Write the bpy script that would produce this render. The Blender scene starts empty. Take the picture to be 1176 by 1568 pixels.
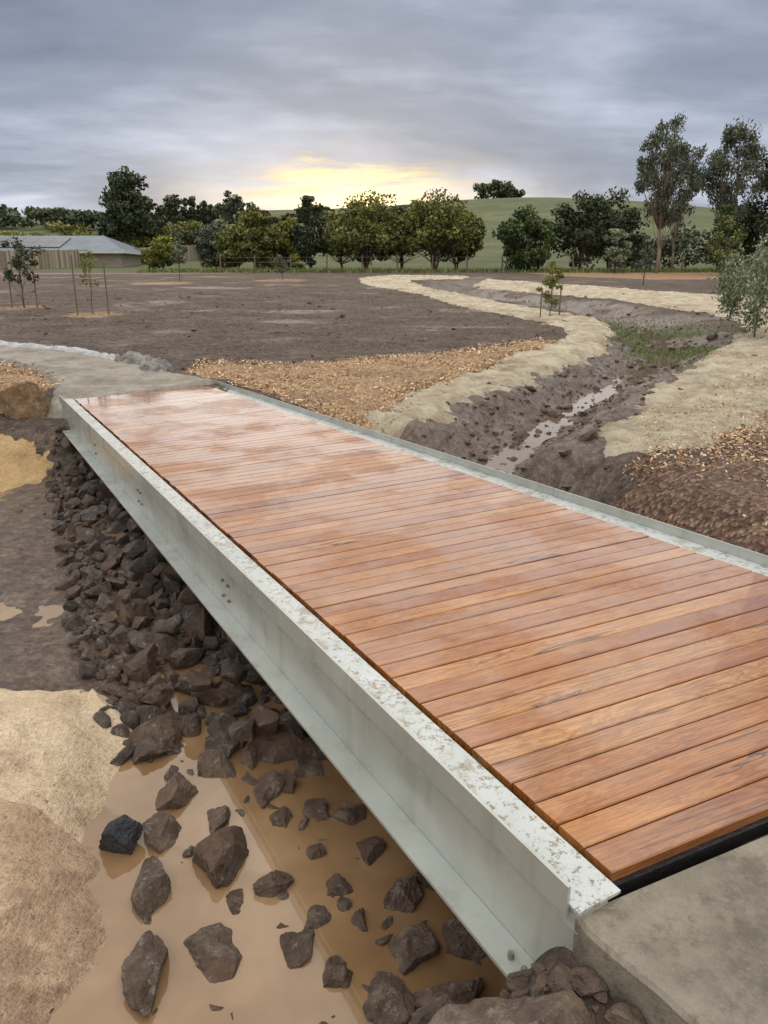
import bpy, bmesh, math, numpy as np
from mathutils import Vector
rng=np.random.default_rng(7)
S=bpy.context.scene
S.view_settings.view_transform='Standard'; S.view_settings.look='None'; S.view_settings.exposure=0
# ------------------------------------------------------------ helpers
def hsh(ix,iy,seed):
    v=np.sin(ix*127.1+iy*311.7+seed*74.7)*43758.5453
    return v-np.floor(v)
def vn(x,y,seed=0):
    x=np.asarray(x,float);y=np.asarray(y,float)
    ix=np.floor(x);iy=np.floor(y);fx=x-ix;fy=y-iy
    fx=fx*fx*(3-2*fx);fy=fy*fy*(3-2*fy)
    a=hsh(ix,iy,seed);b=hsh(ix+1,iy,seed);c=hsh(ix,iy+1,seed);d=hsh(ix+1,iy+1,seed)
    return (a*(1-fx)+b*fx)*(1-fy)+(c*(1-fx)+d*fx)*fy
def fbm(x,y,o=4,seed=0):
    s=0;a=.5
    x=np.asarray(x,float);y=np.asarray(y,float)
    for i in range(o):
        s=s+a*(vn(x,y,seed+i*3)-.5)*2
        x,y=x*1.9*.8-y*1.9*.6,x*1.9*.6+y*1.9*.8
        a*=.5
    return s
def ss(a,b,x):
    t=np.clip((x-a)/(b-a),0,1);return t*t*(3-2*t)
def sdf(px,py,poly):
    px=np.asarray(px,float);py=np.asarray(py,float)
    d=np.full(px.shape,1e9);inside=np.zeros(px.shape,bool);n=len(poly)
    for i in range(n):
        ax,ay=poly[i];bx,by=poly[(i+1)%n]
        ex,ey=bx-ax,by-ay;wx=px-ax;wy=py-ay
        t=np.clip((wx*ex+wy*ey)/(ex*ex+ey*ey+1e-12),0,1)
        d=np.minimum(d,(wx-ex*t)**2+(wy-ey*t)**2)
        c=(ay>py)!=(by>py)
        if ey!=0:
            xi=ax+(py-ay)/ey*ex
            inside^=(c&(px<xi))
    d=np.sqrt(d);return np.where(inside,d,-d)   # + inside
def sd1(x,y,poly): return float(sdf(np.array([x]),np.array([y]),poly)[0])
def dline(px,py,pl):
    d=np.full(np.shape(px),1e9)
    for i in range(len(pl)-1):
        ax,ay=pl[i];bx,by=pl[i+1];ex,ey=bx-ax,by-ay;wx=px-ax;wy=py-ay
        t=np.clip((wx*ex+wy*ey)/(ex*ex+ey*ey),0,1)
        d=np.minimum(d,np.hypot(wx-ex*t,wy-ey*t))
    return d
def mk(name,V,Fc,mats,parent=None,fm=None,smooth=False,uv=None,rnd=None):
    me=bpy.data.meshes.new(name)
    me.from_pydata(V if isinstance(V,list) else V.tolist(),[],Fc if isinstance(Fc,list) else Fc.tolist())
    for m in (mats if isinstance(mats,list) else [mats]): me.materials.append(m)
    if fm is not None: me.polygons.foreach_set('material_index',np.asarray(fm,np.int32))
    if smooth is True: me.polygons.foreach_set('use_smooth',np.ones(len(me.polygons),bool))
    elif smooth is not False: me.polygons.foreach_set('use_smooth',np.asarray(smooth,bool))
    if rnd is not None:
        a=me.attributes.new('rnd','FLOAT','FACE');a.data.foreach_set('value',np.asarray(rnd,np.float32))
    if uv is not None:
        l=me.uv_layers.new(name='UVMap');l.data.foreach_set('uv',np.asarray(uv,np.float32).ravel())
    me.update()
    o=bpy.data.objects.new(name,me);S.collection.objects.link(o)
    if parent: o.parent=parent
    return o
def empty(name):
    o=bpy.data.objects.new(name,None);S.collection.objects.link(o);return o
def pattr(o,name,arr):
    a=o.data.attributes.new(name,'FLOAT','POINT');a.data.foreach_set('value',np.asarray(arr,np.float32))
class MB:
    def __init__(s): s.V=[];s.F=[];s.M=[];s.n=0
    def add(s,V,F,m=0):
        s.V+= [tuple(v) for v in V];s.F+=[tuple(i+s.n for i in f) for f in F];s.M+=[m]*len(F);s.n+=len(V)
    def box(s,c,ax,ay,az,m=0):
        c=np.array(c);ax=np.array(ax);ay=np.array(ay);az=np.array(az)
        V=[c+i*ax+j*ay+k*az for k in(-1,1) for j in(-1,1) for i in(-1,1)]
        s.add(V,[(0,2,3,1),(4,5,7,6),(0,1,5,4),(2,6,7,3),(0,4,6,2),(1,3,7,5)],m)
    def tube(s,P,R,n=7,m=0):
        P=np.array(P,float);V=[];F=[]
        for i in range(len(P)):
            d=P[min(i+1,len(P)-1)]-P[max(i-1,0)];d/=np.linalg.norm(d)+1e-9
            u=np.cross(d,[0.31,.95,0.05]);u/=np.linalg.norm(u)+1e-9;w=np.cross(d,u)
            for k in range(n):
                a=2*math.pi*k/n;V.append(P[i]+R[i]*(math.cos(a)*u+math.sin(a)*w))
        for i in range(len(P)-1):
            for k in range(n):
                F.append((i*n+k,i*n+(k+1)%n,(i+1)*n+(k+1)%n,(i+1)*n+k))
        F.append(tuple(range(n))[::-1]);F.append(tuple((len(P)-1)*n+k for k in range(n)))
        s.add(V,F,m)
    def out(s,name,mats,parent=None,**k): return mk(name,s.V,s.F,mats,parent,fm=s.M,**k)
# ------------------------------------------------------------ materials
class N:
    def __init__(s,name):
        s.m=bpy.data.materials.new(name);s.m.use_nodes=True;s.t=s.m.node_tree;s.b=s.t.nodes['Principled BSDF']
        s.tc=s.t.nodes.new('ShaderNodeTexCoord')
    def n(s,typ,ins={},**pr):
        x=s.t.nodes.new(typ)
        for k,v in pr.items(): setattr(x,k,v)
        for k,v in ins.items(): s.set(x.inputs[k],v)
        return x
    def set(s,i,v):
        if isinstance(v,bpy.types.NodeSocket): s.t.links.new(v,i)
        elif isinstance(v,(tuple,list)) and len(v)==3 and i.type=='RGBA': i.default_value=(*v,1)
        else: i.default_value=v
    def noise(s,scale,det=4,rough=.6,vec=None,dist=0):
        return s.n('ShaderNodeTexNoise',{'Vector':vec or s.tc.outputs['Object'],'Scale':scale,'Detail':det,'Roughness':rough,'Distortion':dist}).outputs['Fac']
    def voro(s,scale,vec=None,out='Distance',feature='F1'):
        return s.n('ShaderNodeTexVoronoi',{'Vector':vec or s.tc.outputs['Object'],'Scale':scale},feature=feature).outputs[out]
    def mp(s,scale,vec=None,loc=(0,0,0),rot=(0,0,0)):
        return s.n('ShaderNodeMapping',{'Vector':vec or s.tc.outputs['Object'],'Scale':scale,'Location':loc,'Rotation':rot}).outputs[0]
    def ramp(s,f,stops):
        r=s.n('ShaderNodeValToRGB',{'Fac':f});e=r.color_ramp.elements
        while len(e)<len(stops): e.new(.5)
        for i,(p,c) in enumerate(stops):
            e[i].position=p;e[i].color=(*c,1) if isinstance(c,tuple) else (c,c,c,1)
        return r.outputs['Color']
    def mix(s,f,a,b,bt='MIX'):
        x=s.n('ShaderNodeMix',data_type='RGBA',blend_type=bt)
        s.set(x.inputs[0],f);s.set(x.inputs[6],a);s.set(x.inputs[7],b);return x.outputs[2]
    def math(s,op,a,b=0,c=None,clamp=False):
        x=s.n('ShaderNodeMath',operation=op,use_clamp=clamp);s.set(x.inputs[0],a);s.set(x.inputs[1],b)
        if c is not None: s.set(x.inputs[2],c)
        return x.outputs[0]
    def attr(s,nm): return s.n('ShaderNodeAttribute',attribute_name=nm).outputs['Fac']
    def bump(s,h,dist=.02,strength=1,norm=None):
        x=s.n('ShaderNodeBump',{'Height':h,'Distance':dist,'Strength':strength})
        if norm: s.set(x.inputs['Normal'],norm)
        return x.outputs[0]
    def fin(s,col,rough=.8,bump=None,**k):
        s.set(s.b.inputs['Base Color'],col);s.set(s.b.inputs['Roughness'],rough)
        if bump: s.set(s.b.inputs['Normal'],bump)
        for a,v in k.items(): s.set(s.b.inputs[a.replace('_',' ')],v)
        return s.m
def simple(name,c,rough=.8,var=.25,scale=6,bs=.01,**k):
    q=N(name);f=q.noise(scale,4,.65)
    col=q.ramp(f,[(.3,tuple(x*(1-var) for x in c)),(.7,tuple(min(1,x*(1+var)) for x in c))])
    return q.fin(col,rough,q.bump(q.noise(scale*4,3,.7),bs) if bs else None,**k)
# ground
q=N('ground_soil')
nA=q.noise(.9,6,.75);nB=q.noise(11,5,.78)
mud=q.ramp(nA,[(.3,(.070,.046,.034)),(.5,(.130,.091,.068)),(.7,(.23,.175,.135))])
mud=q.mix(q.math('MULTIPLY',q.ramp(nB,[(.5,0.),(.64,1.)]),.65),mud,(.32,.25,.195))
mud=q.mix(q.math('MULTIPLY',q.ramp(nB,[(.36,1.),(.47,0.)]),.8),mud,(.035,.023,.018))
mud=q.mix(q.math('MULTIPLY',q.ramp(q.noise(4,5,.8,q.mp((.25,1.8,1),rot=(0,0,-.2))),[(.5,0.),(.6,1.)]),.6),mud,(.05,.034,.026))
wet=q.attr('wet')
wetc=q.ramp(nB,[(.35,(.045,.029,.021)),(.5,(.115,.076,.054)),(.68,(.24,.17,.125))])
c=q.mix(wet,mud,wetc)
c=q.mix(q.attr('chip'),c,q.ramp(q.voro(22,out='Color'),[(.2,(.20,.10,.05)),(.5,(.38,.22,.11)),(.8,(.54,.37,.22))]))
gr=q.ramp(q.noise(.10,5,.7),[(.3,(.070,.084,.030)),(.55,(.120,.132,.052)),(.75,(.20,.20,.098))])
gr=q.mix(q.ramp(nA,[(.42,0.),(.7,.5)]),gr,(.08,.10,.03))
c=q.mix(q.attr('grass'),c,gr)
rgh=q.n('ShaderNodeMapRange',{'Value':q.math('MULTIPLY',wet,q.ramp(nA,[(.42,0.2),(.52,1.)])),'To Min':.9,'To Max':.10}).outputs[0]
hgt=q.math('ADD',q.math('MULTIPLY',q.noise(9,6,.8),.5),nA)
M_ground=q.fin(c,rgh,q.bump(hgt,q.math('MULTIPLY_ADD',wet,-.11,.17),1.))
q=N('sand_surface')
nA=q.noise(2,6,.78)
c=q.ramp(nA,[(.3,(.34,.26,.16)),(.45,(.57,.47,.33)),(.55,(.72,.62,.45)),(.75,(.84,.76,.60))])
c=q.mix(q.math('MULTIPLY',q.ramp(q.noise(1.1,5,.8),[(.50,0.),(.62,1.)]),.6),c,(.30,.20,.12))
c=q.mix(q.ramp(q.voro(26),[(.0,.7),(.2,0.)]),c,(.24,.16,.10))
M_sand=q.fin(c,.85,q.bump(q.noise(9,6,.8),.10,1))
def mulch(name,a,b,c3):
    q=N(name);vo=q.n('ShaderNodeTexVoronoi',{'Vector':q.mp((1,1,.3)),'Scale':30})
    c=q.ramp(vo.outputs['Color'],[(.15,a),(.5,b),(.85,c3)])
    c=q.mix(q.ramp(vo.outputs['Distance'],[(.3,0.),(.75,.5)]),c,(.07,.04,.025))
    c=q.mix(q.ramp(q.noise(1.3,4,.7),[(.42,.0),(.7,.6)]),c,(.12,.07,.045))
    return q.fin(c,.8,q.bump(vo.outputs['Distance'],.03,1))
M_mulch=mulch('orange_mulch',(.34,.18,.085),(.52,.31,.15),(.70,.50,.30))
M_mulchd=mulch('dark_mulch',(.075,.036,.024),(.16,.082,.050),(.38,.24,.155))
M_chip=(lambda q:q.fin(q.ramp(q.attr('rnd'),[(.0,(.16,.085,.045)),(.3,(.44,.25,.12)),(.7,(.66,.45,.25)),(1.,(.82,.68,.47))]),.75))(N('wood_chip'))
M_chipd=(lambda q:q.fin(q.ramp(q.attr('rnd'),[(.0,(.05,.026,.02)),(.5,(.15,.075,.048)),(.75,(.38,.24,.15)),(1.,(.70,.56,.40))]),.7))(N('wood_chip_dark'))
def jute(name,a,b,st=.5):
    q=N(name);nA=q.noise(2.6,7,.72)
    c=q.ramp(nA,[(.3,a),(.5,tuple((x+y)/2 for x,y in zip(a,b))),(.7,b)])
    f1=q.noise(1,2,.6,q.mp((30,150,30),rot=(0,0,.5)));f2=q.noise(1,2,.6,q.mp((150,30,30),rot=(0,0,.5)))
    wv=q.math('MAXIMUM',f1,f2)
    c=q.mix(q.ramp(wv,[(.46,.5),(.56,0.)]),c,tuple(x*.5 for x in a))
    c=q.mix(q.ramp(q.noise(1.9,6,.80),[(.54,0.),(.64,st)]),c,(.21,.135,.09))
    c=q.mix(q.ramp(q.noise(30,2,.7),[(.64,0.),(.70,.6)]),c,(.12,.08,.05))
    return q.fin(c,.95,q.bump(q.math('MULTIPLY_ADD',wv,.15,q.noise(6,6,.72)),.05,1))
M_jute=jute('jute_fabric',(.56,.41,.26),(.84,.68,.48),.45)
M_juted=jute('jute_fabric_damp',(.40,.26,.165),(.68,.49,.33),.5)
def rockm(name,lo,mid,hi,rough=.45):
    q=N(name);nA=q.noise(9,7,.78)
    c=q.ramp(nA,[(.32,lo),(.5,mid),(.68,hi)])
    c=q.mix(q.math('MULTIPLY',q.attr('rnd'),.6),c,tuple(x*.45 for x in mid))
    c=q.mix(q.ramp(q.noise(14,5,.8),[(.57,0.),(.63,.6)]),c,(.42,.385,.32))
    c=q.mix(q.ramp(q.noise(3,3,.6),[(.46,0.),(.6,.55)]),c,(.20,.115,.070))
    return q.fin(c,rough,q.bump(nA,.06,1))
M_rock=rockm('basalt_rock',(.038,.029,.023),(.118,.089,.072),(.28,.228,.19))
M_boul=rockm('weathered_boulder',(.065,.042,.031),(.185,.125,.092),(.40,.32,.245))
M_orock=rockm('ochre_boulder',(.12,.06,.025),(.26,.15,.07),(.4,.3,.18),.7)
M_clod=simple('soil_clod',(.12,.083,.06),.85,.5,8,.02)
q=N('muddy_water')
M_water=q.fin(q.ramp(q.noise(1.3,4,.6),[(.3,(.19,.105,.048)),(.52,(.275,.165,.082)),(.7,(.37,.235,.128))]),.02,q.bump(q.noise(5,2,.5),.003,.25),IOR=1.5,Coat_Weight=.35,Coat_Roughness=.02,Coat_IOR=1.5)
q=N('stream_water')
M_stream=q.fin((.14,.10,.075),.05,q.bump(q.noise(9,3,.5),.006,.5),IOR=1.5)
q=N('concrete')
c=q.ramp(q.noise(2.4,7,.75),[(.3,(.13,.108,.080)),(.5,(.235,.20,.152)),(.72,(.35,.305,.24))])
c=q.mix(q.ramp(q.noise(10,6,.8),[(.48,0.),(.60,.65)]),c,(.11,.085,.062))
c=q.mix(q.ramp(q.voro(60),[(.0,.4),(.2,0.)]),c,(.44,.39,.32))
M_conc=q.fin(c,q.ramp(q.noise(1.5,3,.6),[(.4,.2),(.6,.6)]),q.bump(q.noise(30,5,.8),.008,1))
q=N('galvanised_steel')
c=q.ramp(q.noise(1.7,5,.6),[(.3,(.42,.44,.40)),(.7,(.55,.57,.53))])
c=q.mix(q.ramp(q.noise(6,4,.7,q.mp((1,1,.10))),[(.52,0.),(.68,.35)]),c,(.30,.29,.23))
c=q.mix(q.ramp(q.noise(2.2,6,.8),[(.58,0.),(.68,.55)]),c,(.32,.27,.19))
M_steel=q.fin(c,q.ramp(q.noise(2.5,3,.6),[(.4,.24),(.6,.40)]),None,Metallic=.35)
q=N('muddy_galvanised_steel')
c=q.ramp(q.noise(1.7,4,.6),[(.3,(.48,.51,.49)),(.7,(.64,.67,.66))])
c=q.mix(q.ramp(q.noise(34,5,.8),[(.54,0.),(.59,.9)]),c,(.22,.165,.11))
c=q.mix(q.ramp(q.noise(4,5,.8),[(.53,0.),(.62,.75)]),c,(.31,.26,.19))
M_ledge=q.fin(c,.3,q.bump(q.noise(38,4,.75),.003,.7),Metallic=.1)
M_black=simple('black_rubber',(.012,.012,.013),.5)
M_bolt=simple('steel_bolt',(.22,.22,.20),.4,Metallic=.6)
# timber deck
q=N('wet_hardwood')
uv=q.tc.outputs['UV'];r=q.attr('rnd')
off=q.n('ShaderNodeCombineXYZ',{'X':q.math('MULTIPLY',r,37.),'Y':q.math('MULTIPLY',r,13.),'Z':q.math('MULTIPLY',r,91.)}).outputs[0]
v0=q.n('ShaderNodeVectorMath',{0:uv,1:off},operation='ADD').outputs[0]
g1=q.noise(1,4,.6,q.mp((1.3,13,1),v0),dist=2.2)
g2=q.noise(1,4,.75,q.mp((4,150,1),v0))
g3=q.noise(1,3,.5,q.mp((1.1,4,1),v0))
gv=q.noise(1,3,.6,q.mp((.9,9,1),v0,loc=(5,3,9)),dist=1.2)
base_c=q.ramp(r,[(.0,(.25,.065,.012)),(.15,(.46,.155,.026)),(.30,(.60,.25,.055)),(.45,(.29,.080,.016)),(.60,(.62,.29,.085)),(.75,(.40,.120,.022)),(.88,(.54,.205,.040)),(1.,(.14,.048,.020))])
c=q.mix(q.ramp(g1,[(.36,.0),(.47,.7),(.51,.05),(.60,.65),(.64,.1)]),base_c,(.17,.040,.008))
c=q.mix(q.ramp(g3,[(.47,0.),(.72,.42)]),c,(.72,.34,.10))
c=q.mix(q.ramp(g2,[(.35,.6),(.6,0.)]),c,(.11,.030,.008))
c=q.mix(q.ramp(gv,[(.635,.0),(.66,.95),(.685,.15)]),c,(.022,.010,.006))
pud=q.noise(1.3,5,.65)
rr=q.n('ShaderNodeMapRange',{'Value':q.math('ADD',pud,q.math('MULTIPLY',q.attr('far'),.25)),'From Min':.42,'From Max':.56,'To Min':.28,'To Max':.03}).outputs[0]
M_deck=q.fin(c,rr,q.bump(q.math('MULTIPLY_ADD',pud,4.,g2),.0012,.6),Coat_Weight=q.ramp(pud,[(.42,.2),(.55,1.)]),Coat_Roughness=.04)
M_bark=(lambda q:q.fin(q.ramp(q.noise(6,3,.7,q.mp((1,1,.25))),[(.3,(.04,.03,.022)),(.7,(.16,.125,.10))]),.9))(N('bark'))
M_pbark=(lambda q:q.fin(q.ramp(q.noise(4,3,.7,q.mp((1,1,.25))),[(.3,(.14,.10,.075)),(.7,(.36,.30,.24))]),.85))(N('pale_bark'))
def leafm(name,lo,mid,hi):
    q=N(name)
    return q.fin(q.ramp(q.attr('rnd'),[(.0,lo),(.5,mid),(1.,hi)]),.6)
L_olive=leafm('olive_leaves',(.050,.062,.012),(.145,.152,.030),(.28,.265,.060))
L_yel=leafm('yellow_green_leaves',(.08,.09,.015),(.19,.195,.033),(.32,.31,.065))
L_dark=leafm('dark_leaves',(.018,.026,.011),(.048,.062,.024),(.10,.12,.045))
L_euc=leafm('eucalypt_leaves',(.035,.046,.028),(.09,.105,.06),(.18,.19,.11))
L_pine=leafm('wattle_leaves',(.02,.038,.008),(.06,.09,.020),(.13,.165,.04))
L_grey=leafm('silver_green_leaves',(.09,.11,.06),(.22,.26,.15),(.42,.45,.29))

# ------------------------------------------------------------ terrain
FLOOR=[(-1.1,.6),(-.35,1.2),(.05,1.80),(1.0,2.7),(2.0,4.2),(1.7,6.3),(1.15,7.4),(.2,8.0),(-.8,8.8),(-2.3,9.3),(-4.2,9.0),(-6.5,9.0),(-9,7.5),(-9,5),(-3.6,4.05),(-2.3,4.0),(-1.65,4.0),(-1.38,3.3),(-1.3,2.7),(-1.08,2.3),(-1.15,1.4)]
CH=[(-.3,6.3),(.5,7.3),(1.15,8.3),(1.95,9.7),(3.0,11.6),(4.4,13.8),(5.9,16.2),(7.2,19.5),(7.7,23.3),(6.9,28.2),(5.0,32),(3.2,38.5),(4.5,44)]
def base(X,Y):
    z=-.07+.043*np.clip(Y-10,0,50)+.008*np.clip(Y-60,0,40)
    z=z+ss(70,270,Y)*(18.5+4.5*np.exp(-((X-40)/60)**2))+(fbm(X/60,Y/60,3,5))*1.5*ss(80,200,Y)
    return z-ss(290,700,Y)*12
def Tf(X,Y):
    b=base(X,Y)
    nl=ss(-.9,-1.3,X)*ss(4.9,4.1,Y)
    b=b*(1-nl)+nl*(-.75+.03*fbm(X*1.2,Y*1.2,3,2)+.09*np.clip(-X-1.3,0,3))
    na=ss(1.15,.85,X)*ss(2.7,2.1,Y)*ss(-1,-.6,X)
    b=b*(1-na)+na*(-.15-.30*ss(.5,.1,X))
    fl=ss(-3.6,-4.6,X)*ss(11.2,10,Y)
    b=b*(1-fl)+fl*(-.28)
    d=-sdf(X,Y,FLOOR)
    bw=np.where((X<-1.0)&(Y<5),.35,np.where((Y<3.3),.50,1.0))
    fz=-.865+.055*fbm(X*1.3,Y*1.3,4,11)-.12*ss(3.9,3.1,Y)*ss(-1.8,-1.2,X)
    k=1-ss(0,1,np.clip(d,0,9)/bw)
    z=b*(1-k)+fz*k
    dc=dline(X,Y,CH)
    hw=1.10+.6*ss(12,19,Y)+.5*fbm(X*.8,Y*.8,4,4)
    D=.38-.08*ss(20,40,Y)+.34*ss(10,7,Y)
    zc=b-D*(1-ss(.1,1.0,dc/hw))
    z=np.minimum(z,np.where(dc<hw*1.0,zc,1e9))
    rough=ss(60,30,Y)*(1-.55*ss(.45,.1,dc))
    fur=np.sin((X*.22+Y)*4.2+2*fbm(X*.4,Y*.4,2,77))*.022*ss(13,17,Y)*ss(3,0,X-.12*Y)
    inch=ss(2.2,1.2,dc)
    return z+rough*((.03+.03*inch)*fbm(X*4,Y*4,4,21)+.035*fbm(X*.8,Y*1.6,3,31)+fur+.035*np.maximum(0,fbm(X*9,Y*9,3,23))*ss(2.5,5,Y))
def axis(a,b,st,lo_,hi_):
    c=list(np.arange(a,b,st))
    s=st;x=c[-1]
    while x<hi_[1]:
        s*=hi_[2] if x<hi_[0] else 1.09
        x+=s;c.append(x)
    s=st;x=a;lo=[]
    while x>lo_[1]:
        s*=lo_[2] if x>lo_[0] else 1.09
        x-=s;lo.append(x)
    return np.array(lo[::-1]+c)
gx=axis(-5.2,6.5,.035,(-40,-2500,1.03),(40,2500,1.03))
gy=axis(1.0,13.5,.04,(-3,-60,1.06),(66,3500,1.018))
GX,GY=np.meshgrid(gx,gy)
GZ=Tf(GX,GY)
def T(x,y):
    x=np.asarray(x,float);y=np.asarray(y,float)
    i=np.clip(np.searchsorted(gx,x)-1,0,len(gx)-2);j=np.clip(np.searchsorted(gy,y)-1,0,len(gy)-2)
    fx=(x-gx[i])/(gx[i+1]-gx[i]);fy=(y-gy[j])/(gy[j+1]-gy[j])
    return (GZ[j,i]*(1-fx)+GZ[j,i+1]*fx)*(1-fy)+(GZ[j+1,i]*(1-fx)+GZ[j+1,i+1]*fx)*fy
nx,ny=len(gx),len(gy)
ii=(np.arange(ny-1)[:,None]*nx+np.arange(nx-1)[None,:]).ravel()
Fg=np.stack([ii,ii+1,ii+nx+1,ii+nx],1)
gr=mk('ground',np.stack([GX.ravel(),GY.ravel(),GZ.ravel()],1),Fg,M_ground,smooth=True)
X=GX.ravel();Y=GY.ravel()
nz=fbm(X*.7,Y*.7,4,40)
gmask=ss(57,61,Y+3*nz)
dc=dline(X,Y,CH)
gp=ss(.2,.5,fbm(X*.9,Y*.9,4,50)+.55*ss(3.,1.,np.hypot(X-7.0,(Y-19.)*.6)))*ss(3.4,1.0,np.hypot(X-7.0,(Y-18.5)*.34))
gmask=np.maximum(gmask,gp*.8)
pattr(gr,'grass',gmask)
wet=np.maximum(ss(1.9,.9,dc+.5*nz),ss(-.5,.1,sdf(X,Y,FLOOR)))*ss(60,35,Y)
wet=np.maximum(wet,.75*ss(.3,.55,fbm(X*.35,Y*.8,3,61)+.1))
pattr(gr,'wet',np.clip(wet*(1-gmask),0,1))
chip=np.zeros_like(X)
for cx,cy,r in [(-12.2,26.0,.9),(-8.9,23.4,.9),(-12,42,1.6),(-6,45,1.5),(2,50,1.6)]:
    chip=np.maximum(chip,ss(r*1.15,r*.85,np.hypot(X-cx,Y-cy)+.25*nz))
chip=np.maximum(chip,ss(0,.6,sdf(X,Y,[(12,50),(16,46),(40,46),(40,58),(14,59),(9,57)])+nz))
chip=np.maximum(chip,.8*ss(0,.5,sdf(X,Y,[(-40,52),(-10,55),(-10,56.5),(-40,56.5)])+.6*nz))
pattr(gr,'chip',chip*(1-gmask*.3))
def overlay(name,poly,res,thick,mat,namp=.15,nfreq=1.5,rough=.02,rf=5,seed=0,fade=.35,extra=None):
    P=np.array(poly);x0,y0=P.min(0)-.3;x1,y1=P.max(0)+.3
    xs=np.arange(x0,x1,res);ys=np.arange(y0,y1,res);A,Bq=np.meshgrid(xs,ys)
    d=sdf(A,Bq,poly)+namp*fbm(A*nfreq,Bq*nfreq,4,seed+70)+namp*.7*fbm(A*nfreq*5,Bq*nfreq*5,3,seed+71)
    h=thick*ss(-.02,fade,d)-.012+rough*fbm(A*rf,Bq*rf,4,seed+80)*ss(-.02,.2,d)
    h=np.where(d<0,-.03+d*.2,h)
    if extra is not None: h=h+extra(A,Bq)*ss(0,.15,d)
    Z=T(A,Bq)+h
    keep=d>-.12
    n=len(xs);m=len(ys)
    idx=(np.arange(m-1)[:,None]*n+np.arange(n-1)[None,:])
    k=keep[:-1,:-1]&keep[1:,:-1]&keep[:-1,1:]&keep[1:,1:]
    idx=idx[k];F=np.stack([idx,idx+1,idx+n+1,idx+n],1)
    used=np.unique(F);remap=np.full(n*m,-1);remap[used]=np.arange(len(used))
    V=np.stack([A.ravel(),Bq.ravel(),Z.ravel()],1)[used]
    return mk(name,V,remap[F],mat,None,smooth=True)
LR=[(.02,10.6),(1.10,12.3),(2.6,14.9),(3.82,16.9),(4.6,19.3),(4.03,22.2),(2.54,26.6),(1.5,32.7),(-1.2,41),(-1.6,47.5),(.53,52),(5.6,50),(4.6,46.5),(1.6,45.5),(1.5,44),(1.9,38.8),(3.64,31.0),(4.7,26.6),(5.9,23.4),(6.15,20.5),(5.7,18.4),(4.9,16.2),(3.3,13.5),(2.0,11.4),(1.1,10.0),(.45,9.0),(-.1,8.5),(-.5,8.9)]
overlay('sand_path',LR,.07,.07,M_sand,namp=.34,rough=.05,seed=1)
RR=[(4.7,42.5),(6,46),(8.2,42.5),(11.2,37),(12.2,34.6),(14.5,31.8),(20,30.5),(22,24),(14,18),(9,14),(6.6,11.4),(5.2,9.4),(3.9,8.0),(3.0,7.25),(2.35,7.2),(2.3,7.9),(2.9,9.0),(4.0,11.2),(5.6,13.7),(7.0,15.9),(9.0,19),(10.2,22.5),(9.6,26),(8.9,30.0),(6.7,33.0),(4.6,38)]
overlay('sand_path',RR,.07,.07,M_sand,namp=.34,rough=.05,seed=2)
MU=[(-3.35,12.7),(-3.5,13.8),(-1.6,13.5),(.15,14.3),(1.46,15.3),(3.6,17.1),(3.9,16.6),(2.75,14.9),(1.3,12.2),(.5,10.9),(.3,9.3),(-.2,8.6),(-.75,9.3),(-1.9,11.1),(-2.75,12.2)]
overlay('orange_mulch_bed',MU,.06,.075,M_mulch,namp=.2,rough=.05,seed=3)
MR=[(2.0,6.6),(2.6,7.0),(3.6,7.6),(5.0,9.2),(6.5,11.5),(9,14),(14,17),(14,4),(6,-1),(3.9,1.5),(3.0,3.2),(2.4,4.6),(1.9,5.6)]
MD=overlay('dark_mulch_bed',MR,.06,.06,M_mulchd,namp=.25,rough=.06,seed=4)
ML=[(-5.0,10.6),(-4.95,11.6),(-6,13.0),(-7.8,13.9),(-12,15),(-14,12),(-9,9.8),(-6,9.8)]
overlay('orange_mulch_bed',ML,.07,.06,M_mulch,namp=.15,rough=.04,seed=5)
def folds(A,Bq):
    f=fbm(A*1.2,Bq*1.2,3,91)
    w1=1-np.abs(np.sin((A*2.1+Bq*3.4)+5*f))*1.5;w2=1-np.abs(np.sin((A*7-Bq*4)+6*fbm(A*1.7,Bq*1.7,3,95)))*1.8
    m=np.clip(.5+1.4*fbm(A*1.1+3,Bq*1.1,2,97),0,1)
    return .05*np.clip(w1,0,1)**2*m+.028*np.clip(w2,0,1)**2*(1-.6*m)+.014*fbm(A*12,Bq*9,3,96)+.03*f
overlay('jute_matting',[(-4.35,9.55),(-4.2,9.0),(-4.6,8.6),(-5.6,8.4),(-9,8.2),(-9,9.7),(-6.2,9.7),(-5,9.8)],.04,.05,jute('jute_fabric_orange',(.44,.27,.12),(.64,.45,.23)),namp=.1,seed=6,extra=folds)
overlay('jute_matting',[(-1.68,4.0),(-1.40,3.65),(-1.38,3.2),(-1.26,2.75),(-2.2,2.6),(-4.5,2.7),(-5.5,4.2),(-3,4.1)],.014,.05,M_jute,namp=.10,fade=.05,seed=7,extra=folds)
overlay('jute_matting',[(-1.25,2.84),(-1.06,2.35),(-1.00,1.9),(-1.13,1.2),(-1.2,.6),(-3,.2),(-4.0,2.6),(-2.2,2.78)],.014,.09,M_juted,namp=.12,fade=.05,seed=8,extra=folds)
CP=[(-4.72,10.25),(-4.95,11.2),(-5.5,12.2),(-7.07,13.9),(-12,17.0),(-30,24),(-30,28),(-13,19.8),(-8.2,16.1),(-5.5,14.4),(-3.75,12.75),(-2.6,11.68),(-4.2,10.22)]
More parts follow.
